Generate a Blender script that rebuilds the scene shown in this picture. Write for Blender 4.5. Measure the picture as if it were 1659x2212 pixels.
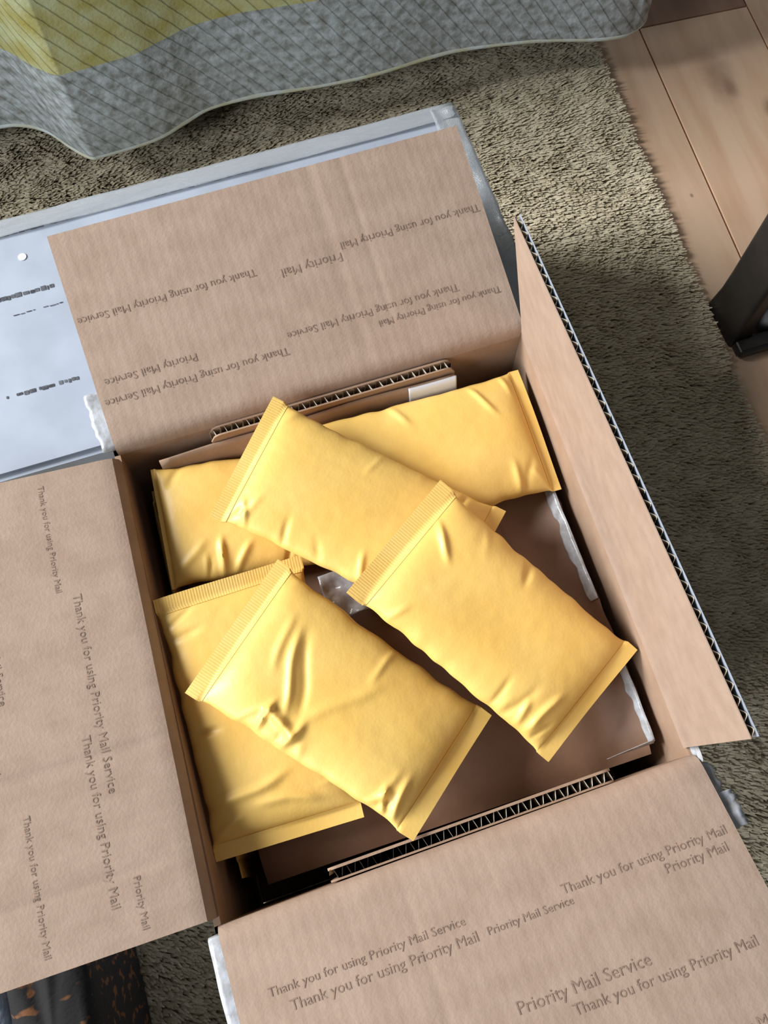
import bpy, bmesh, math, random
import numpy as np
from mathutils import Vector, Matrix, noise

for o in list(bpy.data.objects):
    bpy.data.objects.remove(o, do_unlink=True)
scene = bpy.context.scene
C = scene.collection

# ------------------------------------------------------------------ camera
cam_d = bpy.data.cameras.new('camera')
cam = bpy.data.objects.new('camera', cam_d); C.objects.link(cam)
cam_d.sensor_fit = 'VERTICAL'; cam_d.sensor_height = 24.0
cam_d.lens = 2059.43 / 2212 * 24.0
cam_d.clip_start = 0.01
RX = Vector((0.95179412, -0.30673566, -0.00109079))
RY = Vector((-0.29006289, -0.89889099, -0.32841819))
RZ = Vector((0.09975707, 0.3129029, -0.94453179))
m = Matrix((RX, -RY, -RZ)).transposed().to_4x4()
m.translation = Vector((-0.04912, -0.14825, 0.82428))
cam.matrix_world = m
scene.camera = cam

# ------------------------------------------------------------------ light
w = bpy.data.worlds.new('room_light'); scene.world = w; w.use_nodes = True
bgn = w.node_tree.nodes['Background']
bgn.inputs[0].default_value = (0.92, 0.96, 1.0, 1)
bgn.inputs[1].default_value = 0.15
def add_area_light(name, loc, target, sx, sy, watts, color):
    ld = bpy.data.lights.new(name, 'AREA'); ld.shape = 'RECTANGLE'; ld.size = sx; ld.size_y = sy
    ld.energy = watts; ld.color = color
    lo = bpy.data.objects.new(name, ld); C.objects.link(lo); lo.location = loc
    lo.rotation_euler = (Vector(target) - lo.location).to_track_quat('-Z', 'Y').to_euler()
add_area_light('window_daylight', (-2.25, 1.02, 1.75), (0, 0, .1), 1.2, 1.2, 166, (0.95, 0.98, 1.0))     # window beyond the bed, to the left
add_area_light('front_left_fill', (-2.0, -0.75, 1.35), (0, 0.1, .1), 0.9, 1.0, 38, (0.86, 0.94, 1.0))  # fill lamp added at front left to brighten the quilt and left-facing sides
vs = scene.view_settings
vs.view_transform = 'Standard'; vs.look = 'None'; vs.exposure = 0.0; vs.gamma = 1.0
vs.use_curve_mapping = False

# ------------------------------------------------------------------ materials
def lin(r, g, b):
    f = lambda c: (c / 255 / 12.92) if c / 255 <= 0.04045 else ((c / 255 + 0.055) / 1.055) ** 2.4
    return (f(r), f(g), f(b), 1)

def mat(name, c1, c2=None, scale=40, rough=0.6, spec=0.3, bump=0.0, bscale=200, coords='Object', stretch=None,
        detail=4, lo=0.35, hi=0.65, metallic=0.0):
    M = bpy.data.materials.new(name); M.use_nodes = True
    nt = M.node_tree; b = nt.nodes['Principled BSDF']
    b.inputs['Roughness'].default_value = rough
    b.inputs['Specular IOR Level'].default_value = spec
    b.inputs['Metallic'].default_value = metallic
    b.inputs['Base Color'].default_value = c1
    tc = nt.nodes.new('ShaderNodeTexCoord'); src = tc.outputs[coords]
    if stretch:
        mp = nt.nodes.new('ShaderNodeMapping'); mp.inputs['Scale'].default_value = stretch
        nt.links.new(src, mp.inputs[0]); src = mp.outputs[0]
    if c2:
        n = nt.nodes.new('ShaderNodeTexNoise'); n.inputs['Scale'].default_value = scale; n.inputs['Detail'].default_value = detail
        r = nt.nodes.new('ShaderNodeValToRGB')
        r.color_ramp.elements[0].position = lo; r.color_ramp.elements[1].position = hi
        r.color_ramp.elements[0].color = c1; r.color_ramp.elements[1].color = c2
        nt.links.new(src, n.inputs['Vector']); nt.links.new(n.outputs['Fac'], r.inputs[0]); nt.links.new(r.outputs[0], b.inputs['Base Color'])
    if bump:
        n2 = nt.nodes.new('ShaderNodeTexNoise'); n2.inputs['Scale'].default_value = bscale; n2.inputs['Detail'].default_value = 3
        bp = nt.nodes.new('ShaderNodeBump'); bp.inputs['Strength'].default_value = bump; bp.inputs['Distance'].default_value = 0.002
        nt.links.new(src, n2.inputs['Vector']); nt.links.new(n2.outputs['Fac'], bp.inputs['Height']); nt.links.new(bp.outputs[0], b.inputs['Normal'])
    return M

def add_wave(M, freq_axis, scale, strength, dist=0.0006):
    """fine ribs (fluting showing through paper, crimped seams) as extra relief along one UV axis"""
    nt = M.node_tree; b = nt.nodes['Principled BSDF']
    tc = nt.nodes.new('ShaderNodeTexCoord')
    wv = nt.nodes.new('ShaderNodeTexWave'); wv.bands_direction = freq_axis
    wv.inputs['Scale'].default_value = scale; wv.inputs['Distortion'].default_value = 0.3
    bp = nt.nodes.new('ShaderNodeBump'); bp.inputs['Strength'].default_value = strength; bp.inputs['Distance'].default_value = dist
    nt.links.new(tc.outputs['UV'], wv.inputs['Vector']); nt.links.new(wv.outputs['Fac'], bp.inputs['Height'])
    old = b.inputs['Normal'].links
    if old: nt.links.new(old[0].from_socket, bp.inputs['Normal'])
    nt.links.new(bp.outputs[0], b.inputs['Normal'])

K = {}
K['kraft'] = mat('kraft_board', lin(158, 134, 117), lin(167, 143, 126), 60, 0.75, 0.2, 0.12, 500)
add_wave(K['kraft'], 'X', 42, 0.10)
K['kraft_in'] = mat('kraft_board_wall', lin(154, 126, 104), lin(162, 134, 112), 60, 0.75, 0.2, 0.1, 500)
K['white_board'] = mat('white_coated_board', lin(158, 164, 176), lin(168, 174, 186), 30, 0.35, 0.5)
K['flute'] = mat('fluting_paper', lin(186, 176, 158), lin(200, 190, 172), 300, 0.8, 0.2)
K['ink'] = mat('grey_brown_ink', lin(124, 102, 90), lin(152, 127, 110), 330, 0.7, 0.2)
K['black_ink'] = mat('black_ink', lin(60, 60, 66), lin(110, 110, 118), 90, 0.5, 0.3)
K['mailer'] = mat('golden_kraft_paper', lin(234, 189, 98), lin(239, 199, 113), 18, 0.42, 0.45, 0.06, 420, 'UV')
K['mailer_seam'] = mat('golden_kraft_seam', lin(232, 189, 102), lin(238, 199, 118), 30, 0.45, 0.4, 0.06, 420, 'UV')
add_wave(K['mailer_seam'], 'X', 170, 0.22, 0.0005)
K['parcel'] = mat('brown_parcel_paper', lin(122, 92, 72), lin(132, 102, 82), 25, 0.55, 0.35, 0.15, 120)
K['tape'] = mat('packing_tape', lin(158, 156, 156), lin(190, 192, 198), 160, 0.2, 0.6, 0.3, 160)
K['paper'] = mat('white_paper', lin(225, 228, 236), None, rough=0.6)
K['rug_back'] = mat('rug_backing', lin(130, 120, 92), lin(150, 140, 108), 160, 0.95, 0.05, 0.4, 400)
K['dark_wood'] = mat('dark_lacquer', lin(44, 40, 38), lin(56, 50, 46), 30, 0.32, 0.5)
K['chrome'] = mat('brushed_steel', lin(170, 172, 176), lin(200, 202, 206), 90, 0.3, 0.5, metallic=0.9)
K['mattress'] = mat('mattress_cloth', lin(120, 116, 108), lin(132, 128, 120), 80, 0.9, 0.1)
K['field'] = mat('yellow_green_quilt', lin(172, 158, 84), lin(196, 200, 158), 42, 0.75, 0.25, 0.35, 300, 'UV', detail=6, lo=0.3, hi=0.72)
K['border'] = mat('blue_grey_border', lin(128, 130, 124), lin(192, 198, 202), 110, 0.7, 0.3, 0.4, 260, 'UV', detail=6, lo=0.32, hi=0.68)
K['piping'] = mat('hem_piping', lin(196, 192, 160), lin(206, 214, 214), 40, 0.7, 0.2, 0.3, 300)

def film_material():
    M = bpy.data.materials.new('clear_film'); M.use_nodes = True
    nt = M.node_tree; nt.nodes.clear()
    out = nt.nodes.new('ShaderNodeOutputMaterial'); mix = nt.nodes.new('ShaderNodeMixShader')
    tr = nt.nodes.new('ShaderNodeBsdfTransparent'); p = nt.nodes.new('ShaderNodeBsdfPrincipled')
    p.inputs['Base Color'].default_value = lin(196, 200, 206); p.inputs['Roughness'].default_value = 0.12
    p.inputs['Specular IOR Level'].default_value = 0.8
    nz = nt.nodes.new('ShaderNodeTexNoise'); nz.inputs['Scale'].default_value = 60
    bp = nt.nodes.new('ShaderNodeBump'); bp.inputs['Strength'].default_value = 0.5; bp.inputs['Distance'].default_value = 0.003
    nt.links.new(nz.outputs['Fac'], bp.inputs['Height']); nt.links.new(bp.outputs[0], p.inputs['Normal'])
    mix.inputs[0].default_value = 0.55
    nt.links.new(tr.outputs[0], mix.inputs[1]); nt.links.new(p.outputs[0], mix.inputs[2]); nt.links.new(mix.outputs[0], out.inputs[0])
    return M
K['film'] = film_material()

def quilt_lines(M, amount):
    """thin diagonal stitching lines: darker thread and a groove"""
    nt = M.node_tree; b = nt.nodes['Principled BSDF']
    tc = nt.nodes.new('ShaderNodeTexCoord')
    mp = nt.nodes.new('ShaderNodeMapping'); mp.inputs['Rotation'].default_value = (0, 0, math.radians(-36))
    nt.links.new(tc.outputs['UV'], mp.inputs[0])
    wv = nt.nodes.new('ShaderNodeTexWave'); wv.inputs['Scale'].default_value = 26; wv.inputs['Distortion'].default_value = 0.6
    wv.inputs['Detail Scale'].default_value = 3
    nt.links.new(mp.outputs[0], wv.inputs['Vector'])
    r = nt.nodes.new('ShaderNodeValToRGB'); r.color_ramp.elements[0].position = 0.0; r.color_ramp.elements[1].position = 0.07
    nt.links.new(wv.outputs['Fac'], r.inputs[0])
    bp = nt.nodes.new('ShaderNodeBump'); bp.inputs['Strength'].default_value = 0.5; bp.inputs['Distance'].default_value = 0.001
    nt.links.new(r.outputs[0], bp.inputs['Height'])
    old = b.inputs['Normal'].links
    if old: nt.links.new(old[0].from_socket, bp.inputs['Normal'])
    nt.links.new(bp.outputs[0], b.inputs['Normal'])
    src = b.inputs['Base Color'].links[0].from_socket
    mx = nt.nodes.new('ShaderNodeMix'); mx.data_type = 'RGBA'; mx.blend_type = 'MULTIPLY'
    mx.inputs[0].default_value = amount
    nt.links.new(src, mx.inputs[6]); nt.links.new(r.outputs[0], mx.inputs[7]); nt.links.new(mx.outputs[2], b.inputs['Base Color'])
quilt_lines(K['field'], 0.40); quilt_lines(K['border'], 0.30)

def wood_material(name, base, dark, seed):
    M = bpy.data.materials.new(name); M.use_nodes = True
    nt = M.node_tree; b = nt.nodes['Principled BSDF']; b.inputs['Roughness'].default_value = 0.34
    b.inputs['Specular IOR Level'].default_value = 0.5
    tc = nt.nodes.new('ShaderNodeTexCoord'); mp = nt.nodes.new('ShaderNodeMapping')
    mp.inputs['Scale'].default_value = (9, 1.2, 1); mp.inputs['Location'].default_value = (seed, seed * 2, 0)
    nt.links.new(tc.outputs['Object'], mp.inputs[0])
    n = nt.nodes.new('ShaderNodeTexNoise'); n.inputs['Scale'].default_value = 5; n.inputs['Detail'].default_value = 6; n.inputs['Distortion'].default_value = 0.6
    nt.links.new(mp.outputs[0], n.inputs[0])
    r = nt.nodes.new('ShaderNodeValToRGB'); r.color_ramp.elements[0].position = 0.3; r.color_ramp.elements[1].position = 0.62
    r.color_ramp.elements[0].color = dark; r.color_ramp.elements[1].color = base
    nt.links.new(n.outputs[0], r.inputs[0]); nt.links.new(r.outputs[0], b.inputs['Base Color'])
    return M
K['wood'] = [wood_material('pale_plank_wood', lin(234, 198, 166), lin(220, 178, 144), 0.3),
             wood_material('warm_plank_wood', lin(230, 188, 150), lin(214, 170, 134), 4.1),
             wood_material('brown_plank_wood', lin(172, 134, 108), lin(152, 114, 92), 7.7)]
K['subfloor'] = mat('subfloor_wood', lin(70, 52, 40), lin(86, 64, 50), 30, 0.7, 0.2)

# ------------------------------------------------------------------ helpers
def link(name, me, material=None, parent=None):
    o = bpy.data.objects.new(name, me); C.objects.link(o)
    if material is not None:
        for q in (material if isinstance(material, (list, tuple)) else [material]): me.materials.append(q)
    if parent: o.parent = parent
    return o

def tag(o, label=None, cat=None, group=None, kind=None):
    if label: o['label'] = label
    if cat: o['category'] = cat
    if group: o['group'] = group
    if kind: o['kind'] = kind
    return o

def empty(name, loc=(0, 0, 0)):
    o = bpy.data.objects.new(name, None); C.objects.link(o); o.location = loc; o.empty_display_size = 0.02
    return o

def mesh(name, V, F, uv=None, smooth=True):
    me = bpy.data.meshes.new(name); me.from_pydata([tuple(v) for v in V], [], F)
    if uv is not None:
        L = me.uv_layers.new(name='UVMap')
        li = np.empty(len(me.loops), np.int32); me.loops.foreach_get('vertex_index', li)
        L.data.foreach_set('uv', np.asarray(uv, np.float32)[li].ravel())
    if smooth: me.polygons.foreach_set('use_smooth', [True] * len(me.polygons))
    me.update()
    return me

def slab(fn, nu, ns, t_top, t_bot, uvs=(1, 1)):
    """closed sheet: fn(u,s)->(pos, normal); surfaces at normal*t_top and normal*t_bot"""
    V = []; F = []; UV = []
    for side in (t_top, t_bot):
        for i in range(nu + 1):
            for j in range(ns + 1):
                p, n = fn(i / nu, j / ns); tt = side(i / nu, j / ns) if callable(side) else side
                V.append(p + n * tt); UV.append((i / nu * uvs[0], j / ns * uvs[1]))
    N = (nu + 1) * (ns + 1); idx = lambda k, i, j: k * N + i * (ns + 1) + j
    for i in range(nu):
        for j in range(ns):
            F.append((idx(0, i, j), idx(0, i + 1, j), idx(0, i + 1, j + 1), idx(0, i, j + 1)))
            F.append((idx(1, i, j), idx(1, i, j + 1), idx(1, i + 1, j + 1), idx(1, i + 1, j)))
    for i in range(nu):
        F.append((idx(0, i, 0), idx(1, i, 0), idx(1, i + 1, 0), idx(0, i + 1, 0)))
        F.append((idx(0, i, ns), idx(0, i + 1, ns), idx(1, i + 1, ns), idx(1, i, ns)))
    for j in range(ns):
        F.append((idx(0, 0, j), idx(0, 0, j + 1), idx(1, 0, j + 1), idx(1, 0, j)))
        F.append((idx(0, nu, j), idx(1, nu, j), idx(1, nu, j + 1), idx(0, nu, j + 1)))
    return V, F, UV

def fix(me):
    bm = bmesh.new(); bm.from_mesh(me); bmesh.ops.recalc_face_normals(bm, faces=bm.faces); bm.to_mesh(me); bm.free()
    return me

def sharp(me, deg=35):
    bm = bmesh.new(); bm.from_mesh(me)
    for e in bm.edges:
        if len(e.link_faces) == 2 and e.calc_face_angle(0) > math.radians(deg): e.smooth = False
    bm.to_mesh(me); bm.free(); return me

def box_mesh(name, c, size, bevel=0.0, rot=0):
    bm = bmesh.new(); bmesh.ops.create_cube(bm, size=1)
    bmesh.ops.scale(bm, vec=size, verts=bm.verts)
    if bevel: bmesh.ops.bevel(bm, geom=bm.edges[:], offset=bevel, segments=3, affect='EDGES')
    if rot: bmesh.ops.rotate(bm, cent=(0, 0, 0), matrix=Matrix.Rotation(rot, 3, 'Z'), verts=bm.verts)
    bmesh.ops.translate(bm, vec=c, verts=bm.verts)
    me = bpy.data.meshes.new(name); bm.to_mesh(me); bm.free(); return me

def tube(name, pts, rads, n=16, flat=1.0, up=Vector((0, 0, 1))):
    V = []; F = []
    pts = [Vector(p) for p in pts]
    for i, p in enumerate(pts):
        t = (pts[min(i + 1, len(pts) - 1)] - pts[max(i - 1, 0)]).normalized()
        a = t.cross(up)
        a = a.normalized() if a.length > 1e-4 else Vector((1, 0, 0)); b = a.cross(t).normalized()
        for k in range(n):
            q = 2 * math.pi * k / n
            V.append(p + a * math.cos(q) * rads[i] + b * math.sin(q) * rads[i] * flat)
    for i in range(len(pts) - 1):
        for k in range(n):
            F.append((i * n + k, i * n + (k + 1) % n, (i + 1) * n + (k + 1) % n, (i + 1) * n + k))
    F.append(tuple(range(n))); F.append(tuple((len(pts) - 1) * n + k for k in range(n)))
    return fix(mesh(name, V, F))

def catmull(P, per=8):
    P = [Vector(p) for p in P]; out = []
    for i in range(len(P) - 1):
        a = P[max(i - 1, 0)]; b = P[i]; c = P[i + 1]; d = P[min(i + 2, len(P) - 1)]
        for k in range(per):
            t = k / per
            out.append(0.5 * ((2 * b) + (c - a) * t + (2 * a - 5 * b + 4 * c - d) * t * t + (3 * b - a - 3 * c + d) * t ** 3))
    out.append(P[-1]); return out

Zv = Vector((0, 0, 1))

# ================================================================== THE SETTING
floor = link('floor', box_mesh('floor', (0, 0.2, -0.0425), (3.4, 3.4, 0.025)), K['subfloor']); tag(floor, kind='structure')
ang = math.radians(-3.4)
def plank_frame(k):  # centre line start of plank row k; row 0's right seam runs along x=.49 at y=.59
    return 0.425 + k * 0.13
rw = random.Random(4)
planks = {}
joints = {0: [-1.6, -0.2, 1.9], 1: [-1.5, 0.59, 1.9], 2: [-1.5, 0.12, 1.3, 1.9], 3: [-1.5, 0.8, 1.9], 4: [-1.5, 0.3, 1.9], 5: [-1.5, 0.95, 1.9]}
pick = {(0, 0): 1, (0, 1): 0, (1, 0): 0, (1, 1): 2, (2, 0): 1, (2, 1): 0}
for k, js in joints.items():
    for q in range(len(js) - 1):
        L = js[q + 1] - js[q] - 0.0015
        me = box_mesh('plank', (0, 0, 0), (0.1280, L, 0.018), 0.0004)
        o = link('plank', me, K['wood'][pick.get((k, q), rw.randrange(3))], floor)
        # rows are laid out in a frame turned by ang about (0.49, 0.59)
        lx = -0.065 + k * 0.13; ly = (js[q] + js[q + 1]) / 2 - 0.59
        o.location = (0.49 + lx * math.cos(ang) - ly * math.sin(ang), 0.59 + lx * math.sin(ang) + ly * math.cos(ang), -0.021)
        o.rotation_euler = (0, 0, ang); planks[(k, q)] = o

def stained(me_obj, spots):
    """knots and stains of one plank: soft dark ovals in the plank's own coordinates"""
    M = me_obj.data.materials[0].copy(); me_obj.data.materials[0] = M
    nt = M.node_tree; b = nt.nodes['Principled BSDF']; src = b.inputs['Base Color'].links[0].from_socket
    tc = nt.nodes.new('ShaderNodeTexCoord')
    for (wx, wy, rx, ry, amt) in spots:
        p = me_obj.matrix_basis.inverted() @ Vector((wx, wy, -.012))
        mp = nt.nodes.new('ShaderNodeMapping'); mp.inputs['Scale'].default_value = (1 / rx, 1 / ry, 0)
        mp.inputs['Location'].default_value = (-p.x / rx, -p.y / ry, 0)
        nz = nt.nodes.new('ShaderNodeTexNoise'); nz.inputs['Scale'].default_value = 70
        ad = nt.nodes.new('ShaderNodeVectorMath'); ad.operation = 'ADD'
        sc = nt.nodes.new('ShaderNodeVectorMath'); sc.operation = 'SCALE'; sc.inputs['Scale'].default_value = 0.5
        ln = nt.nodes.new('ShaderNodeVectorMath'); ln.operation = 'LENGTH'
        nt.links.new(tc.outputs['Object'], mp.inputs[0]); nt.links.new(tc.outputs['Object'], nz.inputs['Vector'])
        nt.links.new(nz.outputs['Color'], sc.inputs[0]); nt.links.new(mp.outputs[0], ad.inputs[0]); nt.links.new(sc.outputs[0], ad.inputs[1]); nt.links.new(ad.outputs[0], ln.inputs[0])
        mr = nt.nodes.new('ShaderNodeMapRange'); mr.interpolation_type = 'SMOOTHSTEP'
        mr.inputs['From Min'].default_value = 1.3; mr.inputs['From Max'].default_value = 0.2; mr.inputs['To Min'].default_value = 0; mr.inputs['To Max'].default_value = amt
        nt.links.new(ln.outputs['Value'], mr.inputs['Value'])
        mx = nt.nodes.new('ShaderNodeMix'); mx.data_type = 'RGBA'; mx.inputs[7].default_value = lin(128, 88, 68)
        nt.links.new(mr.outputs[0], mx.inputs[0]); nt.links.new(src, mx.inputs[6]); src = mx.outputs[2]
    nt.links.new(src, b.inputs['Base Color'])
bpy.context.view_layer.update()
stained(planks[(1, 0)], [(0.586, 0.445, .010, .018, .8), (0.553, 0.51, .020, .045, .5), (.555, .485, .008, .016, .5), (.60, .40, .02, .03, .25)])
stained(planks[(0, 1)], [(0.455, 0.365, .0022, .003, .7), (.452, .50, .012, .05, .2)])

# ------------------------------------------------------------------ rug with real pile
rug = empty('rug', (-0.3, 0.2, -0.012))
tag(rug, 'olive beige pile rug lying on the plank floor under the cartons', 'rug')
ex = 0.4005; sl = (0.431 - 0.401) / (0.576 - 0.078)
def rug_edge(y): return 0.3965 + sl * y
def rug_part():
    V = []; F = []
    for z in (-0.0119, -0.0102):
        for (x, y) in ((-1.3, -1.2), (rug_edge(-1.2), -1.2), (rug_edge(1.5), 1.5), (-1.3, 1.5)):
            V.append((x, y, z))
    F = [(3, 2, 1, 0), (4, 5, 6, 7), (0, 1, 5, 4), (1, 2, 6, 5), (2, 3, 7, 6), (3, 0, 4, 7)]
    return mesh('backing', V, F, smooth=False)
o = link('backing', rug_part(), K['rug_back'], rug); o.matrix_parent_inverse = rug.matrix_basis.inverted() 

def pile():
    rng = np.random.default_rng(7)
    sp = 0.0023
    xs = np.arange(-0.75, 0.47, sp); ys = np.arange(-0.5, 0.78, sp)
    X, Y = np.meshgrid(xs, ys); X = X.ravel(); Y = Y.ravel()
    X = X + rng.uniform(-.5, .5, X.size) * sp; Y = Y + rng.uniform(-.5, .5, Y.size) * sp
    keep = X < 0.3915 + sl * Y
    # nothing where the boxes stand
    keep &= ~((np.abs(X) < .15) & (np.abs(Y) < .15)); keep &= ~((X < .165) & (Y > .17) & (Y < .365))
    X = X[keep]; Y = Y[keep]; n = X.size
    def vnoise(x, y, s, seed):
        r2 = np.random.default_rng(seed); G = r2.uniform(-1, 1, (256, 256))
        x = x / s + 1000; y = y / s + 1000
        xi = np.floor(x).astype(int); yi = np.floor(y).astype(int); fx = x - xi; fy = y - yi
        fx = fx * fx * (3 - 2 * fx); fy = fy * fy * (3 - 2 * fy)
        g = lambda a, b: G[a % 256, b % 256]
        return (g(xi, yi) * (1 - fx) + g(xi + 1, yi) * fx) * (1 - fy) + (g(xi, yi + 1) * (1 - fx) + g(xi + 1, yi + 1) * fx) * fy
    cl = vnoise(X, Y, .011, 1); c2 = vnoise(X, Y, .05, 2)
    az = math.radians(-30) + 0.2 * cl + 0.2 * c2 + rng.normal(0, .2, n)
    ln = 0.0108 + 0.0016 * rng.random(n); lean = 0.72 + 0.16 * cl + rng.normal(0, .07, n)
    dx = np.cos(az); dy = np.sin(az); px = -dy; py = dx
    wd = 0.0011 + 0.0004 * rng.random(n)
    z0 = -0.0112
    P = np.zeros((n, 6, 3), np.float32)
    for r, (a, ww) in enumerate(((0, 1.0), (0.55, 1.0), (1.0, 0.45))):
        la = lean * (0.55 + 0.75 * a)
        bx = X + dx * ln * a * np.sin(la); by = Y + dy * ln * a * np.sin(la); bz = z0 + ln * a * np.cos(la)
        for sgn in (0, 1):
            s = (sgn * 2 - 1) * wd * ww
            P[:, r * 2 + sgn, 0] = bx + px * s; P[:, r * 2 + sgn, 1] = by + py * s; P[:, r * 2 + sgn, 2] = bz
    base = (np.arange(n) * 6)[:, None]
    Q = np.concatenate([base + np.array([0, 1, 3, 2]), base + np.array([2, 3, 5, 4])], 1).reshape(-1, 4)
    me = bpy.data.meshes.new('pile')
    me.vertices.add(n * 6); me.vertices.foreach_set('co', P.ravel())
    me.loops.add(Q.size); me.loops.foreach_set('vertex_index', Q.ravel().astype(np.int32))
    me.polygons.add(len(Q)); me.polygons.foreach_set('loop_start', (np.arange(len(Q)) * 4).astype(np.int32))
    me.update(calc_edges=True)
    ca = me.color_attributes.new('fibre', 'FLOAT_COLOR', 'POINT')
    tone = np.clip(0.5 + 0.16 * rng.normal(0, 1, n) + 0.16 * cl + .12 * c2, 0, 1)
    col = np.repeat(np.stack([tone, tone, tone, np.ones(n)], 1)[:, None, :], 6, 1).astype(np.float32)
    ca.data.foreach_set('color', col.ravel())
    return me
M = bpy.data.materials.new('pile_fibre'); M.use_nodes = True
nt = M.node_tree; b = nt.nodes['Principled BSDF']; b.inputs['Roughness'].default_value = 0.7; b.inputs['Specular IOR Level'].default_value = 0.25
at = nt.nodes.new('ShaderNodeVertexColor'); at.layer_name = 'fibre'
r = nt.nodes.new('ShaderNodeValToRGB'); r.color_ramp.elements[0].color = lin(186, 171, 142); r.color_ramp.elements[1].color = lin(230, 217, 190)
nt.links.new(at.outputs[0], r.inputs[0]); nt.links.new(r.outputs[0], b.inputs['Base Color'])
o = link('pile', pile(), M, rug); o.matrix_parent_inverse = rug.matrix_basis.inverted(); tag(o, kind='stuff')

# ================================================================== OPEN CARTON
H = 0.215
TL = Vector((-.1504, .1563, H)); TR = Vector((.1569, .1585, H)); BR = Vector((.151, -.155, H)); BL = Vector((-.1613, -.1591, H))
BLn = Vector((-.1602, -.1660, H)); BRn = Vector((.1530, -.1612, H))   # near wall bows out a little
TLl = Vector((-.1506, .1498, H)); BLl = Vector((-.1613, -.1600, H))
carton = empty('shipping_carton', (0, 0, 0))
tag(carton, 'open kraft-lined shipping carton with four raised flaps and padded mailers inside', 'box')
TH = 0.0042
def outward(h0, h1):
    e = (h1 - h0).normalized(); n = e.cross(Zv)
    if n.dot((h0 + h1) / 2) < 0: n = -n
    return e, n
def wall_fn(h0, h1, z0, z1):
    e, n = outward(h0, h1)
    def fn(u, s):
        p = h0.lerp(h1, u) - n * TH / 2; p.z = z0 + (z1 - z0) * s
        return p, -n
    return fn
for (a, b_) in ((TL, TR), (TR, BRn), (BRn, BLn), (BLn, TL)):
    V, F, UV = slab(wall_fn(a, b_, 0.0, H - 0.006), 8, 4, TH / 2, -TH / 2, (.31, .2))
    me = fix(mesh('side_wall', V, F, UV, smooth=False))
    o = link('side_wall', me, [K['kraft_in'], K['white_board']], carton)
    e, n = outward(a, b_)
    for p in me.polygons: p.material_index = 1 if p.normal.dot(n) > 0.7 else 0
V = []
for z in (0.0005, 0.0045):
    for p in (TL, TR, BRn, BLn): V.append((p.x * .97, p.y * .97, z))
link('carton_base', fix(mesh('carton_base', V, [(0, 1, 2, 3), (4, 5, 6, 7), (0, 1, 5, 4), (1, 2, 6, 5), (2, 3, 7, 6), (3, 0, 4, 7)], smooth=False)), K['kraft_in'], carton)

class Flap:
    def __init__(self, h0, h1, deg, L, d0=0, d1=0, creases=(), curl=0.0, inset=0.003, tw=0.0):
        self.tw = tw
        self.h0, self.h1, self.L, self.d0, self.d1 = h0, h1, L, d0, d1
        self.e, self.n = outward(h0, h1); self.W = (h1 - h0).length
        th = math.radians(deg); arc = 0.013; N = 120
        self.path = []; x, z = -TH / 2, -0.006; S = L + 0.006
        for i in range(N + 1):
            s = S * i / N; t = min(1, s / arc); t = t * t * (3 - 2 * t)
            a = math.pi / 2 + (th - math.pi / 2) * t + curl * max(0, s / S - .1)
            self.path.append((x, z, a)); x += math.cos(a) * S / N; z += math.sin(a) * S / N
        self.N = N; self.S = S; self.creases = creases; self.inset = inset / self.W
    def at(self, u, s):   # u 0..1 along the hinge, s metres outward
        f = min(max(s / self.S, 0), 1) * self.N; i = min(int(f), self.N - 1); t = f - i
        a0 = self.path[i]; a1 = self.path[i + 1]
        x = a0[0] + (a1[0] - a0[0]) * t; z = a0[1] + (a1[1] - a0[1]) * t; a = a0[2] + (a1[2] - a0[2]) * t
        p = self.h0.lerp(self.h1, u) + self.n * x + Zv * z + self.e * ((self.d0 * (1 - u) + self.d1 * u) * s / self.L) + self.n * (self.tw * u * s / self.L)
        nrm = (-self.n * math.sin(a) + Zv * math.cos(a))
        for (cu, cs, w_, amp) in self.creases:
            if s > cs: p = p - nrm * amp * math.exp(-((u - cu) * self.W / w_) ** 2) * min(1, (s - cs) / .02)
        return p, nrm
    def fn(self, u, v):
        uu = self.inset + u * (1 - 2 * self.inset); return self.at(uu, v * self.S)

def build_flap(fl, label=None):
    uv = (fl.W, fl.S); nu = 110; ns = 36
    def fn(u, v): return fl.fn(u, v)
    V, F, UV = slab(fn, nu, ns, TH / 2, TH / 2 - 0.0006, uv)
    o = link('flap', sharp(fix(mesh('flap', V, F, UV))), K['kraft'], carton)
    if label: o['label'] = label
    V, F, UV = slab(fn, nu, ns, -TH / 2 + 0.0006, -TH / 2, uv)
    link('outer_liner', sharp(fix(mesh('outer_liner', V, F, UV))), K['white_board'], o)
    # corrugated medium
    per = 0.0076; nw = int(fl.W * (1 - 2 * fl.inset) / per * 8); rows = 14
    V = []; F = []
    for i in range(nw + 1):
        u = i / nw
        for j in range(rows + 1):
            v = 0.03 + (0.9985 - 0.03) * j / rows
            p, n = fl.fn(u, v); V.append(p + n * math.sin(u * fl.W / per * 2 * math.pi) * (TH / 2 - 0.0007))
    for i in range(nw):
        for j in range(rows):
            a = i * (rows + 1) + j; F.append((a, a + 1, a + rows + 2, a + rows + 1))
    link('fluting', mesh('fluting', V, F), K['flute'], o)
    return o

f_far = Flap(TL, TR, 16.6, .155, -.0017, -.0016, creases=((.62, .0, .002, .0006), (.70, .03, .002, .0005)))
f_right = Flap(TR, BR, 100.8, .155, .0059, .005, tw=.010)
f_near = Flap(BLn, BRn, 12.5, .155, .004, .002, creases=((.36, .02, .003, .0004),))
f_left = Flap(TLl, BLl, 5.0, .155, .001, .006, creases=((.635, .0, .0022, .0010), (.86, .02, .002, .0008)))
o_far = build_flap(f_far); o_right = build_flap(f_right); o_near = build_flap(f_near); o_left = build_flap(f_left)

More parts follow.
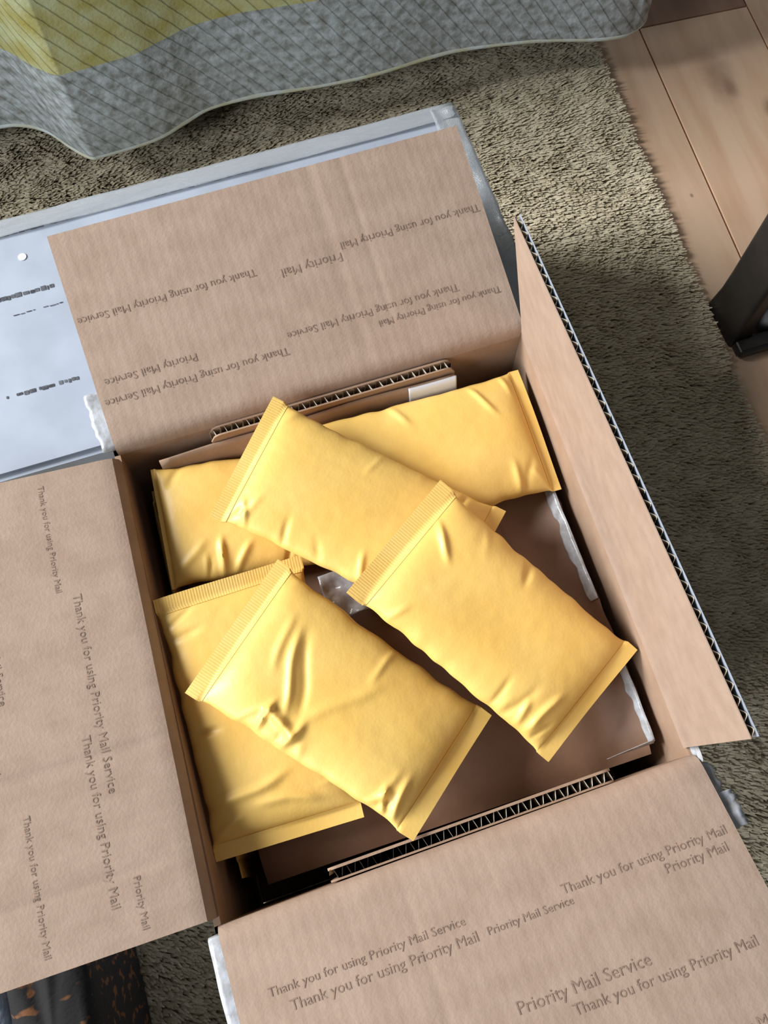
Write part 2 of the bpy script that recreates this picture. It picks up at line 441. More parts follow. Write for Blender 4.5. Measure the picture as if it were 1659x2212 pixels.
def text_mesh(body, size):
    cu = bpy.data.curves.new('print', 'FONT'); cu.body = body; cu.size = size
    cu.resolution_u = 2
    tmp = bpy.data.objects.new('tmp_print', cu); C.objects.link(tmp)
    dg = bpy.context.evaluated_depsgraph_get(); me = bpy.data.meshes.new_from_object(tmp.evaluated_get(dg))
    bpy.data.objects.remove(tmp, do_unlink=True)
    return me
LINE1 = 'Thank you for using Priority Mail Service'; LINE2 = 'Thank you for using Priority Mail'
TXT = {}
def printed(fl, parent, u_m, s, width, body, flip=False):
    """flat ink lettering on the inside of a flap; u_m/s in metres of the lettering's start on the baseline"""
    me0 = TXT.get(body)
    if me0 is None: me0 = TXT[body] = text_mesh(body, 0.01)
    me = me0.copy()
    co = np.empty(len(me.vertices) * 3, np.float32); me.vertices.foreach_get('co', co); co = co.reshape(-1, 3)
    w0 = co[:, 0].max(); k = width / w0
    out = []
    for (x, y, z) in co:
        if flip: uu = u_m + width - x * k; ss = s - .003 - y * k + .0
        else: uu = u_m + x * k; ss = s - y * k
        p, n = fl.at(uu / fl.W, ss); out.append(p + n * (TH / 2 + 0.00028))
    me.vertices.foreach_set('co', np.array([tuple(v) for v in out], np.float32).ravel()); me.update()
    me.materials.clear()
    link('printed_line', me, K['ink'], parent)
# near flap reads from the photographer's side, the far flap upside down, the left flap sideways
for (u, s, wd, b_) in ((.199, .0535, .105, LINE2), (.022, .0505, .118, LINE1), (.032, .0610, .112, LINE2), (.150, .0600, .053, 'Priority Mail Service'),
                       (.260, .0625, .040, 'Priority Mail'), (.179, .1130, .111, LINE2), (.150, .1030, .080, 'Priority Mail Service'), (.020, .1120, .100, LINE2), (.020, .1500, .118, LINE1), (.165, .1500, .118, LINE2)):
    printed(f_near, o_near, u, s, wd, b_)
for (u, s, wd, b_) in ((.005, .1030, .128, LINE1), (.150, .0975, .045, 'Priority Mail'), (.196, .1045, .105, LINE2), (.140, .0530, .128, LINE1), (.205, .0430, .092, LINE2),
                       (.010, .0570, .066, 'Priority Mail Service'), (.006, .0430, .132, LINE1)):
    printed(f_far, o_far, u, s, wd, b_, flip=True)
for (u, s, wd, b_) in ((.012, .060, .076, LINE2), (.092, .050, .128, LINE1), (.182, .060, .102, LINE2), (.218, .101, .080, LINE2), (.270, .045, .030, 'Priority Mail'), (.03, .105, .12, LINE1), (.09, .115, .10, LINE2)):
    printed(f_left, o_left, u, s, wd, b_)

def tape_strip(fl, parent, u0, u1, s0, s1, off, jag=0.0015, seed=1, name='packing_tape', material=None, nu=6, ns=30):
    rnd = random.Random(seed)
    j1 = [jag * 2 * noise.noise(Vector((seed * 7.3, k * .23, 0))) for k in range(ns + 1)]
    def fn(u, v):
        s = s0 + (s1 - s0) * v
        j = j1[int(round(v * ns))]
        um = u0 + (u1 - u0) * u
        um += j * (1 - u if abs(u0 - .5) > abs(u1 - .5) * 1 and u0 < 0.5 else u) / fl.W
        p, n = fl.at(um, s); return p + n * (off + 0.0008 * math.sin(v * 9 + u * 3)), n
    V, F, UV = slab(fn, nu, ns, 0.00015, -0.00015)
    link(name, fix(mesh(name, V, F, UV)), material or K['tape'], parent)
W0 = f_near.W
tape_strip(f_near, o_near, -.0045 / W0, .012 / W0, .004, .158, -TH / 2 - .0004, .0006, seed=3)
tape_strip(f_near, o_near, 1 - .012 / W0, 1 + .0075 / W0, .030, .052, -TH / 2 - .0004, .001, seed=4)
tape_strip(f_near, o_near, 1 - .010 / W0, 1 + .0035 / W0, .010, .030, -TH / 2 - .0010, .001, seed=5)
tape_strip(f_far, o_far, -.007 / W0, .010 / W0, .001, .048, -TH / 2 - .0004, .002, seed=6)
tape_strip(f_right, o_right, 1 - .010 / W0, 1 + .007 / W0, .000, .012, -TH / 2 - .0004, .001, seed=8)

# ------------------------------------------------------------------ loose cardboard pads standing inside, cut edges up
def pad(name, x0, x1, y0, y1, ztop, zbot, label, slant=0.0, corner=0.008, tilt=0.0, skew=0.0):
    root = empty(name, ((x0 + x1) / 2, (y0 + y1) / 2, zbot)); tag(root, label, 'cardboard', 'cardboard pads standing in the carton')
    t = y1 - y0; inv = root.matrix_basis.inverted()
    def outline(u):   # top edge height with rounded ends
        x = u * (x1 - x0); d = min(x, x1 - x0 - x)
        return ztop - (corner - math.sqrt(max(0, corner ** 2 - (corner - d) ** 2)) if d < corner else 0) + slant * (u - .5)
    def sheet(yc, th, nm, material):
        def fn(u, v):
            uu = u; z = zbot + (outline(uu) - zbot) * v
            return Vector((x0 + (x1 - x0) * uu, yc + tilt * (z - ztop) + skew * (uu - .5) * (x1 - x0), z)), Vector((0, -1, 0))
        V, F, UV = slab(fn, 60, 6, th / 2, -th / 2, (x1 - x0, ztop - zbot))
        me = sharp(fix(mesh(nm, V, F, UV))); o = link(nm, me, material, root); o.matrix_parent_inverse = inv
    sheet(y0 + .0006, .0012, 'liner', K['kraft_in']); sheet(y1 - .0008, .0016, 'liner', K['kraft_in'])
    nply = 1
    per = 0.0082; nw = int((x1 - x0) / per * 10); V = []; F = []
    for i in range(nw + 1):
        u = i / nw; ph = u * (x1 - x0) / per * 2 * math.pi
        y = (y0 + y1) / 2 + skew * (u - .5) * (x1 - x0) + max(-1, min(1, 1.5 * math.sin(ph))) * (t / 2 - .0011)
        for v in (0, .5, 1):
            z = zbot + (outline(u) - .0004 - zbot) * v; V.append(Vector((x0 + (x1 - x0) * u, y + tilt * (z - ztop), z)))
    for i in range(nw):
        for j in (0, 1):
            a = i * 3 + j; F.append((a, a + 1, a + 4, a + 3))
    o = link('fluting', mesh('fluting', V, F), K['flute'], root); o.matrix_parent_inverse = inv
    return root
pad('cardboard_pad', -.0835, .0985, .1445, .1525, .2110, .02, 'cardboard pad with rounded corners standing against the far wall of the carton')
pad('cardboard_pad', -.0870, .0985, -.1585, -.1500, .2075, .02, 'cardboard pad with exposed fluting standing beside the near flap', corner=.002, skew=.0131)

# ------------------------------------------------------------------ folded paper behind the mailers
sheet_root = empty('folded_sheet', (-.012, .141, .165)); inv = sheet_root.matrix_basis.inverted()
tag(sheet_root, 'folded brown paper sheet with white end standing between far pad and mailers', 'paper')
def paper_quad(x0, x1, nm, material, off=0.0, drop=0.0):
    def fn(u, v):
        x = x0 + (x1 - x0) * u
        y = .1345 + (.1430 - .1345) * v + 0.0006 * math.sin(x * 60); z = .168 + (.2035 - drop - .168) * v + 0.0012 * math.sin(x * 23 + 1)
        return Vector((x, y, z)) + Vector((0, -.96, .27)) * off, Vector((0, -.96, .27))
    V, F, UV = slab(fn, 30, 6, .0006, -.0006); o = link(nm, fix(mesh(nm, V, F, UV)), material, sheet_root); o.matrix_parent_inverse = inv
paper_quad(-.1225, .0975, 'brown_sheet', K['kraft_in']); paper_quad(.062, .0985, 'white_lining', K['paper'], .0016, .0006)

# ------------------------------------------------------------------ brown paper parcel filling the lower carton
parcel = empty('paper_parcel', (0.008, -.005, .0045)); inv = parcel.matrix_basis.inverted()
tag(parcel, 'large brown paper parcel with torn pale edge lying under the mailers', 'parcel')
PX0, PX1, PY0, PY1 = -.131, .1425, -.1490, .130
def ptop(x, y):
    z = .156
    r = max(0, (x - .112) / (PX1 - .112)); z += .020 * r ** 1.5
    l = max(0, (-.112 - x) / .019); z -= .006 * l * l
    z -= .004 * max(0, (-.128 - y) / .0165) ** 2
    z += .0012 * noise.noise(Vector((x * 30, y * 30, 1))) + .0022 * math.exp(-((x - .112 + .15 * (y + .03)) / .004) ** 2) * (1 if y > -.06 else max(0, 1 + (y + .06) / .03))
    return z
V = []; F = []; nx, ny = 70, 64
def pxy(i, j):
    x = PX0 + (PX1 - PX0) * i / nx; y = PY0 + (PY1 - PY0) * j / ny
    if i == nx: x += .0016 * noise.noise(Vector((3, y * 70, 2))) - .004 * (y < -.12) * (-.12 - y) / .02
    return x, y
for i in range(nx + 1):
    for j in range(ny + 1):
        x, y = pxy(i, j); V.append((x, y, ptop(x, y)))
for i in range(nx):
    for j in range(ny):
        a = i * (ny + 1) + j; F.append((a, a + ny + 1, a + ny + 2, a + 1))
ring = [i * (ny + 1) for i in range(nx + 1)] + [nx * (ny + 1) + j for j in range(1, ny + 1)] + [i * (ny + 1) + ny for i in range(nx - 1, -1, -1)] + [j for j in range(ny - 1, 0, -1)]
b0 = len(V)
for k in ring: V.append((V[k][0], V[k][1], .006))
nR = len(ring)
for k in range(nR): F.append((ring[k], b0 + k, b0 + (k + 1) % nR, ring[(k + 1) % nR]))
F.append(tuple(b0 + k for k in range(nR)))
o = link('wrapping', sharp(fix(mesh('wrapping', V, F)), 50), K['parcel'], parcel); o.matrix_parent_inverse = inv
def edge_strip(y0, y1, wd, seed, nm):
    def fn(u, v):
        y = y0 + (y1 - y0) * v; jag = .0022 * noise.noise(Vector((seed, y * 110, 0)))
        x = PX1 - wd * (1 - u) + (.0012 if u == 1 else jag * (1 - u)) - .002; x = min(x, .1475)
        return Vector((x, y, ptop(min(x, PX1), y) + .0012 + .0012 * u * (1 + noise.noise(Vector((seed, y * 60, 3)))))), Vector((-.5, 0, .86))
    V, F, UV = slab(fn, 6, 50, .0002, -.0002); o = link(nm, fix(mesh(nm, V, F, UV)), K['tape'], parcel); o.matrix_parent_inverse = inv
edge_strip(.075, -.040, .0042, 1.3, 'torn_tape'); edge_strip(-.075, -.142, .003, 5.1, 'torn_tape')
def corner_wisp():
    def fn(u, v):
        x = .108 + .032 * v; y = -.1430 + .0022 * u * v; return Vector((x, y, .168 + .004 * u + .008 * v)), Vector((0, -.6, .8))
    V, F, UV = slab(fn, 4, 20, .0002, -.0002); o = link('torn_tape', fix(mesh('torn_tape', V, F, UV)), K['tape'], parcel); o.matrix_parent_inverse = inv
corner_wisp()

# ------------------------------------------------------------------ padded mailers
GROUP = 'golden padded mailers in the carton'
def mailer(label, c, T, seed, u0=.085, u1=.935, bend=0.0, wrinkles=(), n_rand=9, low=0.6, nu=110, nv=64, dog=0.0, hump=0.0, edge_amp=1.0):
    """c: four corners (closure end v=0, far end v=0, far end v=1, closure end v=1); T: half thickness of the padding"""
    c = [Vector(p) for p in c]
    N = ((c[1] - c[0]).cross(c[3] - c[0])).normalized()
    if N.z < -0.2 or (abs(N.z) <= .2 and N.x < 0): N = -N
    Lu = ((c[1] - c[0]).length + (c[2] - c[3]).length) / 2; Lv = ((c[3] - c[0]).length + (c[2] - c[1]).length) / 2
    rnd = random.Random(seed); W = list(wrinkles)
    for k in range(n_rand):   # puckers running in from the long sides and the seams
        side = rnd.random() < .5
        u = rnd.choice((u0 + rnd.uniform(.01, .12), u1 - rnd.uniform(.01, .14), rnd.uniform(.2, .8))); v = rnd.uniform(.0, .16) if side else rnd.uniform(.84, 1.0)
        W.append((u, v, rnd.uniform(50, 130), rnd.uniform(.008, .02), rnd.uniform(.0014, .003), rnd.uniform(.0006, .0018) * rnd.choice((1, -1))))
    def prof(u):
        x = min(max((u - u0) / (u1 - u0), 0), 1); return max(0, 1 - abs(2 * x - 1) ** 7) ** .62
    def base(u, v):
        pin = .05 * prof(u) ** .7; jn = .012 * edge_amp * noise.noise(Vector((u * 14, seed * 3.1, 0 if v < .5 else 9))) * abs(2 * v - 1) ** 3 * (0.3 + prof(u))
        vv = .5 + (v - .5) * (1 - pin) + jn
        p = c[0].lerp(c[1], u).lerp(c[3].lerp(c[2], u), vv)
        x = 2 * u - 1
        return p + N * (bend * (1 - x * x)) + N * (.0012 * math.sin(v * 5 + seed) * (1 if u < u0 or u > u1 else 0))
    def height(u, v, sgn):
        g = max(0, 1 - abs(2 * v - 1) ** 3.2) ** .55
        pr = prof(u); h = T * pr * g * (1 if sgn > 0 else low)
        if sgn > 0:
            env = min(1, pr * 1.4) * min(1, g * 1.5)
            h += hump * math.exp(-((u - .5) / .25) ** 2) * g
            h += .0011 * noise.noise(Vector((u * 4, v * 3, seed))) * env + .00014 * noise.noise(Vector((u * 24, v * 14, seed + 5))) * env
            for (wu, wv, a, ln, wd, amp) in W:
                dx = (u - wu) * Lu; dy = (v - wv) * Lv
                if abs(dx) > ln * 2 + wd * 3 or abs(dy) > ln * 2 + wd * 3: continue
                ca, sa = math.cos(math.radians(a)), math.sin(math.radians(a)); al = dx * ca + dy * sa; pe = -dx * sa + dy * ca
                pe += .0011 * math.sin(al * 120 + wu * 20)
                h += amp * math.exp(-(pe / wd) ** 2) * math.exp(-(al / ln) ** 4) * env
        return h + .00045
    def piece(nm, ua, ub, n, material, parent=None, extra=0.0):
        V = []; F = []; UV = []
        for sgn in (1, -1):
            for i in range(n + 1):
                for j in range(nv + 1):
                    u = ua + (ub - ua) * i / n; v = j / nv
                    V.append(base(u, v) + N * sgn * (height(u, v, sgn) + extra)); UV.append((v * Lv, u * Lu))
        Nn = (n + 1) * (nv + 1); ix = lambda k, i, j: k * Nn + i * (nv + 1) + j
        for i in range(n):
            for j in range(nv):
                F.append((ix(0, i, j), ix(0, i + 1, j), ix(0, i + 1, j + 1), ix(0, i, j + 1))); F.append((ix(1, i, j), ix(1, i, j + 1), ix(1, i + 1, j + 1), ix(1, i + 1, j)))
            F.append((ix(0, i, 0), ix(1, i, 0), ix(1, i + 1, 0), ix(0, i + 1, 0))); F.append((ix(0, i, nv), ix(0, i + 1, nv), ix(1, i + 1, nv), ix(1, i, nv)))
        for j in range(nv):
            F.append((ix(0, 0, j), ix(0, 0, j + 1), ix(1, 0, j + 1), ix(1, 0, j))); F.append((ix(0, n, j), ix(1, n, j), ix(1, n, j + 1), ix(0, n, j + 1)))
        o = link(nm, sharp(fix(mesh(nm, V, F, UV)), 70), material, parent); return o
    body = piece('padded_mailer', u0, u1, nu, K['mailer'])
    tag(body, label, 'envelope', GROUP)
    piece('closure_flap', 0, u0 + .012, 8, K['mailer_seam'], body, .0004)
    piece('bottom_seam', u1 - .004, 1, 6, K['mailer'], body, .0001)
    return body

mailer('padded mailer lying uppermost across the middle with bright raised left end',
       ((-.0334, .1508, .232), (.0964, .0321, .203), (.0278, -.0324, .205), (-.0969, .0827, .226)), .0105, 1, u0=.055, u1=.95, low=.7,
       wrinkles=((.12, .93, 60, .012, .0018, .002), (.3, .96, 80, .015, .002, -.0015), (.62, .93, 75, .014, .002, .0018), (.7, .9, 100, .012, .002, -.0012)))
mailer('padded mailer with crimped closure strip overlapping the uppermost mailer at right',
       ((.0557, .0580, .231), (.1476, -.0838, .194), (.0665, -.133, .189), (-.0261, .0043, .229)), .0115, 2, u0=.075, u1=.945, low=.4, bend=.001,
       wrinkles=((.15, .32, 35, .014, .0022, .0025), (.86, .80, 95, .016, .0025, .003), (.80, .92, 70, .012, .002, .002), (.9, .9, 110, .01, .0016, -.002)))
mailer('creased padded mailer in the lower middle, its tip touching the near pad',
       ((-.0622, .0433, .216), (.042, -.0939, .188), (-.0327, -.1520, .212), (-.1427, -.0228, .212)), .0105, 3, u0=.06, u1=.935, low=.45, bend=.001,
       wrinkles=((.29, .55, 66, .026, .0026, .0024), (.335, .52, 62, .026, .003, -.0018), (.20, .42, 75, .018, .0028, .0014), (.36, .86, 20, .012, .003, .004), (.42, .90, 100, .012, .0025, .0035), (.30, .88, 95, .012, .002, .003),
                 (.5, .55, 120, .03, .004, .0014), (.88, .86, 80, .016, .0022, .003), (.84, .93, 60, .012, .002, .0025), (.95, .92, 110, .012, .0018, .002)))
mailer('padded mailer lying at lower left underneath the creased mailer',
       ((-.0466, .0492, .192), (-.0569, -.1288, .178), (-.1545, -.126, .180), (-.1492, .0439, .207)), .0105, 4, u0=.055, u1=.945, low=.5, bend=-.002,
       wrinkles=((.80, .75, 80, .03, .003, .0025), (.86, .45, 100, .022, .003, .0024), (.55, .95, 85, .014, .002, -.003), (.9, .9, 70, .012, .002, .002)))
mailer('padded mailer half hidden at far left beside the left carton wall',
       ((.040, .130, .168), (-.131, .1425, .193), (-.1385, .0545, .184), (.030, .035, .166)), .0105, 5, u0=.05, u1=.985, low=.4,
       wrinkles=((.78, .86, 80, .014, .002, .0025), (.70, .90, 60, .014, .0025, .002), (.9, .8, 45, .014, .003, .0015)))
mailer('plump padded mailer at far right under the raised right flap',
       ((-.034, .1385, .198), (.1462, .1368, .192), (.1458, .0422, .182), (-.036, .044, .190)), .0125, 6, u0=.05, u1=.96, low=.55,
       wrinkles=((.80, .18, 60, .014, .002, .0018), (.84, .92, 85, .016, .0025, .0022)))
# two more stand on edge in the gap along the left wall
mailer('crumpled padded mailer standing on edge in the near left corner gap',
       ((-.1445, .030, .148), (-.1460, -.140, .150), (-.1460, -.140, .050), (-.1445, .030, .048)), .0068, 7, low=.8, n_rand=16, nu=70, nv=40)
mailer('dark shadowed padded mailer standing on edge along the far left wall',
       ((-.1395, .142, .156), (-.1425, .045, .156), (-.1425, .045, .060), (-.1395, .142, .060)), .0045, 8, low=.8, nu=60, nv=40)

# ------------------------------------------------------------------ scrap of clear film between the mailers
def scrap():
    def fn(u, v):
        x = -.040 + .045 * u; y = .002 + .034 * v
        return Vector((x, y, .172 + .006 * noise.noise(Vector((u * 3, v * 3, 4))) + .003 * u)), Zv
    V, F, UV = slab(fn, 24, 20, .0002, -.0002)
    o = link('film_scrap', fix(mesh('film_scrap', V, F, UV)), K['tape']); tag(o, 'crumpled scrap of clear film in the dark gap between mailers', 'plastic')
scrap()

# ================================================================== WHITE CARTON BEHIND
wc = empty('white_carton', (-.14, .27, 0)); inv = wc.matrix_basis.inverted()
tag(wc, 'white printed carton wrapped in clear film behind the open carton', 'box')
WX0, WX1, WY0, WY1, WZ = -.46, .170, .166, .376, .1965
o = link('carton_body', box_mesh('carton_body', ((WX0 + WX1) / 2, (WY0 + WY1) / 2, WZ / 2), (WX1 - WX0, WY1 - WY0, WZ), .004), K['white_board'], wc); o.matrix_parent_inverse = inv
def film_sheet(nm, p0, eu, ev, nrm, amp, seed, nu=60, nv=8, material=None):
    def fn(u, v):
        p = Vector(p0) + Vector(eu) * u + Vector(ev) * v
        return p + Vector(nrm) * (amp * (.6 + noise.noise(Vector((u * 12, v * 2, seed))))), Vector(nrm)
    V, F, UV = slab(fn, nu, nv, .0001, -.0001); o = link(nm, fix(mesh(nm, V, F, UV)), material or K['film'], wc); o.matrix_parent_inverse = inv
film_sheet('film_wrap', (WX0, WY1 - .012, WZ + .0012), (WX1 - WX0 + .008, 0, 0), (0, .0155, 0), (0, 0, 1), .0015, 1)
film_sheet('film_wrap', (WX1 - .012, WY0, WZ + .0022), (0, WY1 - WY0, 0), (.022, 0, -.002), (0, 0, 1), .002, 2)
film_sheet('film_wrap', (WX1 + .0095, WY0, WZ), (0, WY1 - WY0, 0), (0, 0, -.19), (1, 0, 0), .002, 5)
film_sheet('film_wrap', (WX0, WY1 + .003, WZ), (WX1 - WX0, 0, 0), (0, 0, -.19), (0, 1, 0), .002, 6)
rp = random.Random(12)
st = mesh('glint_disc', [(-.1838 + .0032 * math.cos(k * math.pi / 8), .3425 + .0032 * math.sin(k * math.pi / 8), WZ + dz) for dz in (.0002, .0007) for k in range(16)],
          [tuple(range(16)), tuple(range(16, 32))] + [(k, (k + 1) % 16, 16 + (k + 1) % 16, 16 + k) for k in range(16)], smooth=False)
o = link('glint_disc', fix(st), K['paper'], wc); o.matrix_parent_inverse = inv  # small white disc stands in for a bright glint on the film
def print_bars(x0, x1, y, hgt, dens, seed):
    r = random.Random(seed); V = []; F = []; x = x0
    while x < x1:
        w_ = r.uniform(.0012, .005); h = hgt * r.uniform(.55, 1.0); yy = y + r.uniform(-.0004, .0004)
        if r.random() < dens:
            a = len(V); V += [(x, yy - h / 2, WZ + .0004), (x + w_, yy - h / 2, WZ + .0004), (x + w_, yy + h / 2, WZ + .0004), (x, yy + h / 2, WZ + .0004)]; F.append((a, a + 1, a + 2, a + 3))
        x += w_ + r.uniform(.0003, .0012)
    o = link('printed_line', mesh('printed_line', V, F, smooth=False), K['black_ink'], wc); o.matrix_parent_inverse = inv
print_bars(-.30, -.135, .3665, .0032, .9, 1); print_bars(-.120, .02, .3665, .0022, .7, 2); print_bars(-.34, -.167, .310, .0042, 1.0, 3)
print_bars(-.33, -.166, .2275, .0034, .85, 4); print_bars(-.21, -.155, .2935, .0012, .8, 5); print_bars(.02, .12, .3668, .0014, .6, 6)

# ================================================================== BED AND QUILT
bed = empty('bed', (-.4, .95, 0)); inv = bed.matrix_basis.inverted(); tag(bed, 'bed hidden underneath the draped quilt', 'bed')
o = link('mattress', box_mesh('mattress', (-.40, 1.04, .315), (1.60, .80, .20), .03), K['mattress'], bed); o.matrix_parent_inverse = inv
o = link('bed_frame', box_mesh('bed_frame', (-.40, 1.04, .185), (1.56, .76, .055), .006), K['dark_wood'], bed); o.matrix_parent_inverse = inv
for (x, y) in ((-1.12, .70), (.32, .74), (-1.12, 1.38), (.32, 1.38)):
    o = link('leg', box_mesh('leg', (x, y, .0800), (.05, .05, .156), .004), K['dark_wood'], bed); o.matrix_parent_inverse = inv

quilt = empty('quilt', (-.4, .60, .05)); invq = quilt.matrix_basis.inverted()
tag(quilt, 'yellow-green quilt with blue-grey border hanging in folds off the bed', 'quilt')
hem = catmull([(-1.25, .60, 0), (-1.0, .575, 0), (-.8, .60, 0), (-.6, .57, 0), (-.45, .60, 0), (-.32, .592, 0), (-.25, .612, 0), (-.208, .617, 0), (-.184, .612, 0), (-.163, .598, 0), (-.144, .572, 0), (-.129, .5560, 0),
               (-.118, .5555, 0), (-.064, .559, 0), (-.03, .570, 0), (.0, .579, 0), (.05, .577, 0), (.11, .567, 0), (.164, .561, 0), (.22, .562, 0), (.264, .561, 0), (.34, .549, 0),
               (.407, .533, 0), (.44, .534, 0), (.464, .552, 0), (.474, .60, 0), (.462, .70, 0), (.478, .82, 0), (.464, .95, 0), (.476, 1.1, 0), (.465, 1.25, 0), (.47, 1.45, 0)], 10)
arc = [0]
for a, b_ in zip(hem, hem[1:]): arc.append(arc[-1] + (b_ - a).length)
hz = [0.05 + .006 * math.sin(a * 9) for a in arc]
def q_at(i, z):
    p = hem[i]; k = (z - .05) / .37
    # folds soften towards the mattress edge
    sx = min(p.x, .455); sy = max(.575, p.y) if p.x < .44 else p.y
    q = Vector((p.x + (sx - p.x) * k * .8, p.y + (sy - p.y) * k * .9, z)); return q
def band(nm, z0, z1, rows, material, th=.0035, dz0=True):
    nI = len(hem); V = []; F = []; UV = []
    def nrm(i):
        t = (hem[min(i + 1, nI - 1)] - hem[max(i - 1, 0)]).normalized(); return t.cross(Zv)
    for sgn in (1, -1):
        for i in range(nI):
            for j in range(rows + 1):
                t = j / rows; z = z0 + (z1 - z0) * t
                if dz0: z += (hz[i] - .05) * (1 - (z - .05) / .37)
                p = q_at(i, z) + nrm(i) * (sgn * th / 2 + .0012 * noise.noise(Vector((arc[i] * 25, z * 25, 2)))); V.append(p); UV.append((arc[i], z))
    Nn = nI * (rows + 1); ix = lambda k, i, j: k * Nn + i * (rows + 1) + j
    for i in range(nI - 1):
        for j in range(rows):
            F.append((ix(0, i, j), ix(0, i + 1, j), ix(0, i + 1, j + 1), ix(0, i, j + 1))); F.append((ix(1, i, j), ix(1, i, j + 1), ix(1, i + 1, j + 1), ix(1, i + 1, j)))
        F.append((ix(0, i, 0), ix(1, i, 0), ix(1, i + 1, 0), ix(0, i + 1, 0))); F.append((ix(0, i, rows), ix(0, i + 1, rows), ix(1, i + 1, rows), ix(1, i, rows)))
    o = link(nm, sharp(fix(mesh(nm, V, F, UV)), 60), material, quilt); o.matrix_parent_inverse = invq
band('border', .052, .152, 10, K['border'], .0045); band('quilted_field', .1515, .42, 18, K['field'], .004)
o = link('hem_piping', tube('hem_piping', [q_at(i, hz[i]) for i in range(len(hem))], [.0032] * len(hem), 8), K['piping'], quilt); o.matrix_parent_inverse = invq
nI = len(hem); V = [q_at(i, .419) for i in range(nI)] + [Vector((-1.25, 1.45, .419))]; n0 = len(V)
V += [v + Vector((0, 0, .005)) for v in V]
F = [tuple(range(n0)), tuple(n0 + k for k in range(n0))] + [(k, (k + 1) % n0, n0 + (k + 1) % n0, n0 + k) for k in range(n0)]
me = mesh('quilt_top', V, F, [(v.x, v.y) for v in V], smooth=False)
o = link('quilt_top', fix(me), K['field'], quilt); o.matrix_parent_inverse = invq

# ================================================================== CHAIR FOOT
ch = empty('chair', (.437, .205, -.012)); inv = ch.matrix_basis.inverted()
tag(ch, 'dark lacquered wooden chair with a flat leg standing at the rug edge', 'chair')
def rrect_post(name, x0, x1, y0, y1, z0, z1, flare, r=.005):
    V = []; F = []; n = 6; rows = 14
    for k in range(rows + 1):
        t = k / rows; z = z0 + (z1 - z0) * t; g = flare * (1 - min(1, t / .12)) ** 2 + .10 * flare * t
        for (cx, cy, a0) in ((x1 + g - r, y1 + g - r, 0), (x0 - g + r, y1 + g - r, 90), (x0 - g + r, y0 - g + r, 180), (x1 + g - r, y0 - g + r, 270)):
            for q in range(n + 1):
                a = math.radians(a0 + 90 * q / n); V.append((cx + r * math.cos(a), cy + r * math.sin(a), z))
    c_ = 4 * (n + 1)
    for k in range(rows):
        for q in range(c_): F.append((k * c_ + q, k * c_ + (q + 1) % c_, (k + 1) * c_ + (q + 1) % c_, (k + 1) * c_ + q))
    F.append(tuple(range(c_))); F.append(tuple(rows * c_ + q for q in range(c_)))
    return sharp(fix(mesh(name, V, F)), 60)
o = link('leg', rrect_post('leg', .4185, .4375, .1900, .2380, -.0118, .43, .003), K['dark_wood'], ch); o.matrix_parent_inverse = inv
o = link('floor_runner', box_mesh('floor_runner', (.640, .1805, -.0050), (.446, .0170, .0135), .003), K['dark_wood'], ch); o.matrix_parent_inverse = inv
prof = [(.0185, -.0118), (.0185, -.004), (.0170, .004), (.0120, .012), (.0060, .015), (.0060, .030), (.0, .030)]
V = [(.4600 + r_ * math.cos(2 * math.pi * k / 24), .2075 + r_ * math.sin(2 * math.pi * k / 24), z) for (r_, z) in prof for k in range(24)]
F = [(j * 24 + k, j * 24 + (k + 1) % 24, (j + 1) * 24 + (k + 1) % 24, (j + 1) * 24 + k) for j in range(len(prof) - 1) for k in range(24)]
o = link('steel_glide', fix(mesh('steel_glide', V, F)), K['chrome'], ch); o.matrix_parent_inverse = inv
for (x, y) in ((.8540, .1900), (.4185, -.2000), (.8540, -.2000)):
    o = link('leg', rrect_post('leg', x, x + .019, y, y + .048, -.0118, .43, .003), K['dark_wood'], ch); o.matrix_parent_inverse = inv
o = link('floor_runner', box_mesh('floor_runner', (.640, -.1420, -.0050), (.446, .0170, .0135), .003), K['dark_wood'], ch); o.matrix_parent_inverse = inv
o = link('seat', box_mesh('seat', (.6455, .0200, .4440), (.470, .460, .028), .008), K['dark_wood'], ch); o.matrix_parent_inverse = inv
for y in (.2140, -.1760):
    o = link('cross_rail', box_mesh('cross_rail', (.6455, y, .2000), (.418, .0160, .0300), .003), K['dark_wood'], ch); o.matrix_parent_inverse = inv

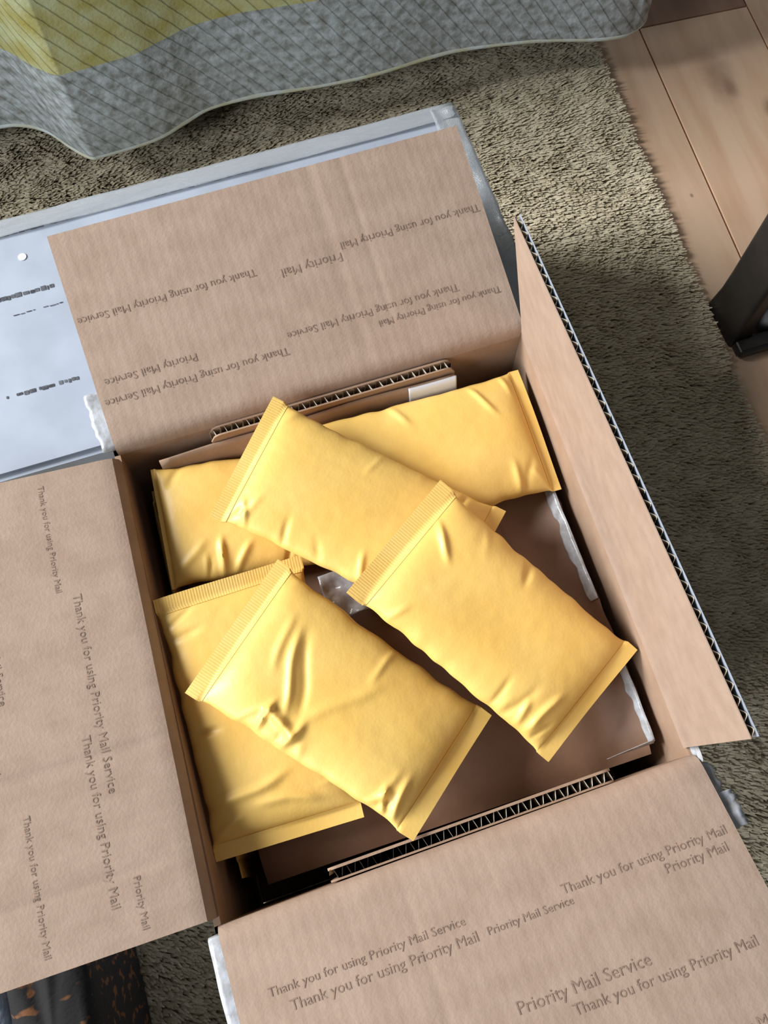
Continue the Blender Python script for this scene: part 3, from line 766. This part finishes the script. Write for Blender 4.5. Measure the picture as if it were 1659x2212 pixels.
# ================================================================== DARK CLOTH UNDER THE LEFT FLAP
bag = empty('cloth_bag', (-.32, -.21, .003)); inv = bag.matrix_basis.inverted()
tag(bag, 'dark patterned cloth bag with rust flecks standing below the left flap', 'bag')
def soft_box(nm, x0, x1, y0, y1, z0, z1, material, seed, r=.03):
    """rounded, sagging fabric body"""
    V = []; F = []; na = 72; rows = 18
    cx, cy, hx, hy = (x0 + x1) / 2, (y0 + y1) / 2, (x1 - x0) / 2, (y1 - y0) / 2
    for k in range(rows + 1):
        t = k / rows
        if t < .7: z = z0 + (z1 - z0) * t / .7; sh = 1 - .06 * (2 * t / .7 - 1) ** 2
        else: q = (t - .7) / .3; z = z1 + .012 * math.sin(q * math.pi / 2); sh = .94 * max(.02, math.cos(q * math.pi / 2)) ** .6
        for j in range(na):
            a = 2 * math.pi * j / na; ca, sa = math.cos(a), math.sin(a)
            m_ = (abs(ca) ** 4 + abs(sa) ** 4) ** -.25
            w_ = 1 + .05 * noise.noise(Vector((ca * 2.2, sa * 2.2, z * 18 + seed)))
            V.append((cx + hx * ca * m_ * sh * w_, cy + hy * sa * m_ * sh * w_, z + (.007 * noise.noise(Vector((ca * 3 * sh, sa * 3 * sh, seed))) if t > .5 else 0)))
    for k in range(rows):
        for j in range(na): F.append((k * na + j, k * na + (j + 1) % na, (k + 1) * na + (j + 1) % na, (k + 1) * na + j))
    F.append(tuple(range(na))); F.append(tuple(rows * na + j for j in range(na)))
    o = link(nm, sharp(fix(mesh(nm, V, F)), 70), material, bag); o.matrix_parent_inverse = inv
K['dark_cloth'] = mat('dark_flecked_cloth', lin(38, 36, 36), lin(104, 68, 44), 120, 0.85, 0.15, 0.3, 300, detail=1, lo=0.60, hi=0.68, stretch=(.6, 1.3, 1))
K['pale_cloth'] = mat('pale_blue_cloth', lin(140, 155, 176), lin(166, 180, 198), 60, 0.85, 0.15, 0.3, 300)
soft_box('bag_body', -.318, -.258, -.345, -.090, .003, .125, K['dark_cloth'], 3)
soft_box('pale_side_panel', -.390, -.312, -.335, -.100, .003, .120, K['pale_cloth'], 9)
hp = catmull([(-.300, -.300, .120), (-.296, -.280, .150), (-.290, -.250, .160), (-.284, -.225, .150), (-.280, -.205, .120)], 8)
o = link('handle', tube('handle', hp, [.006] * len(hp), 10, .5), K['dark_cloth'], bag); o.matrix_parent_inverse = inv
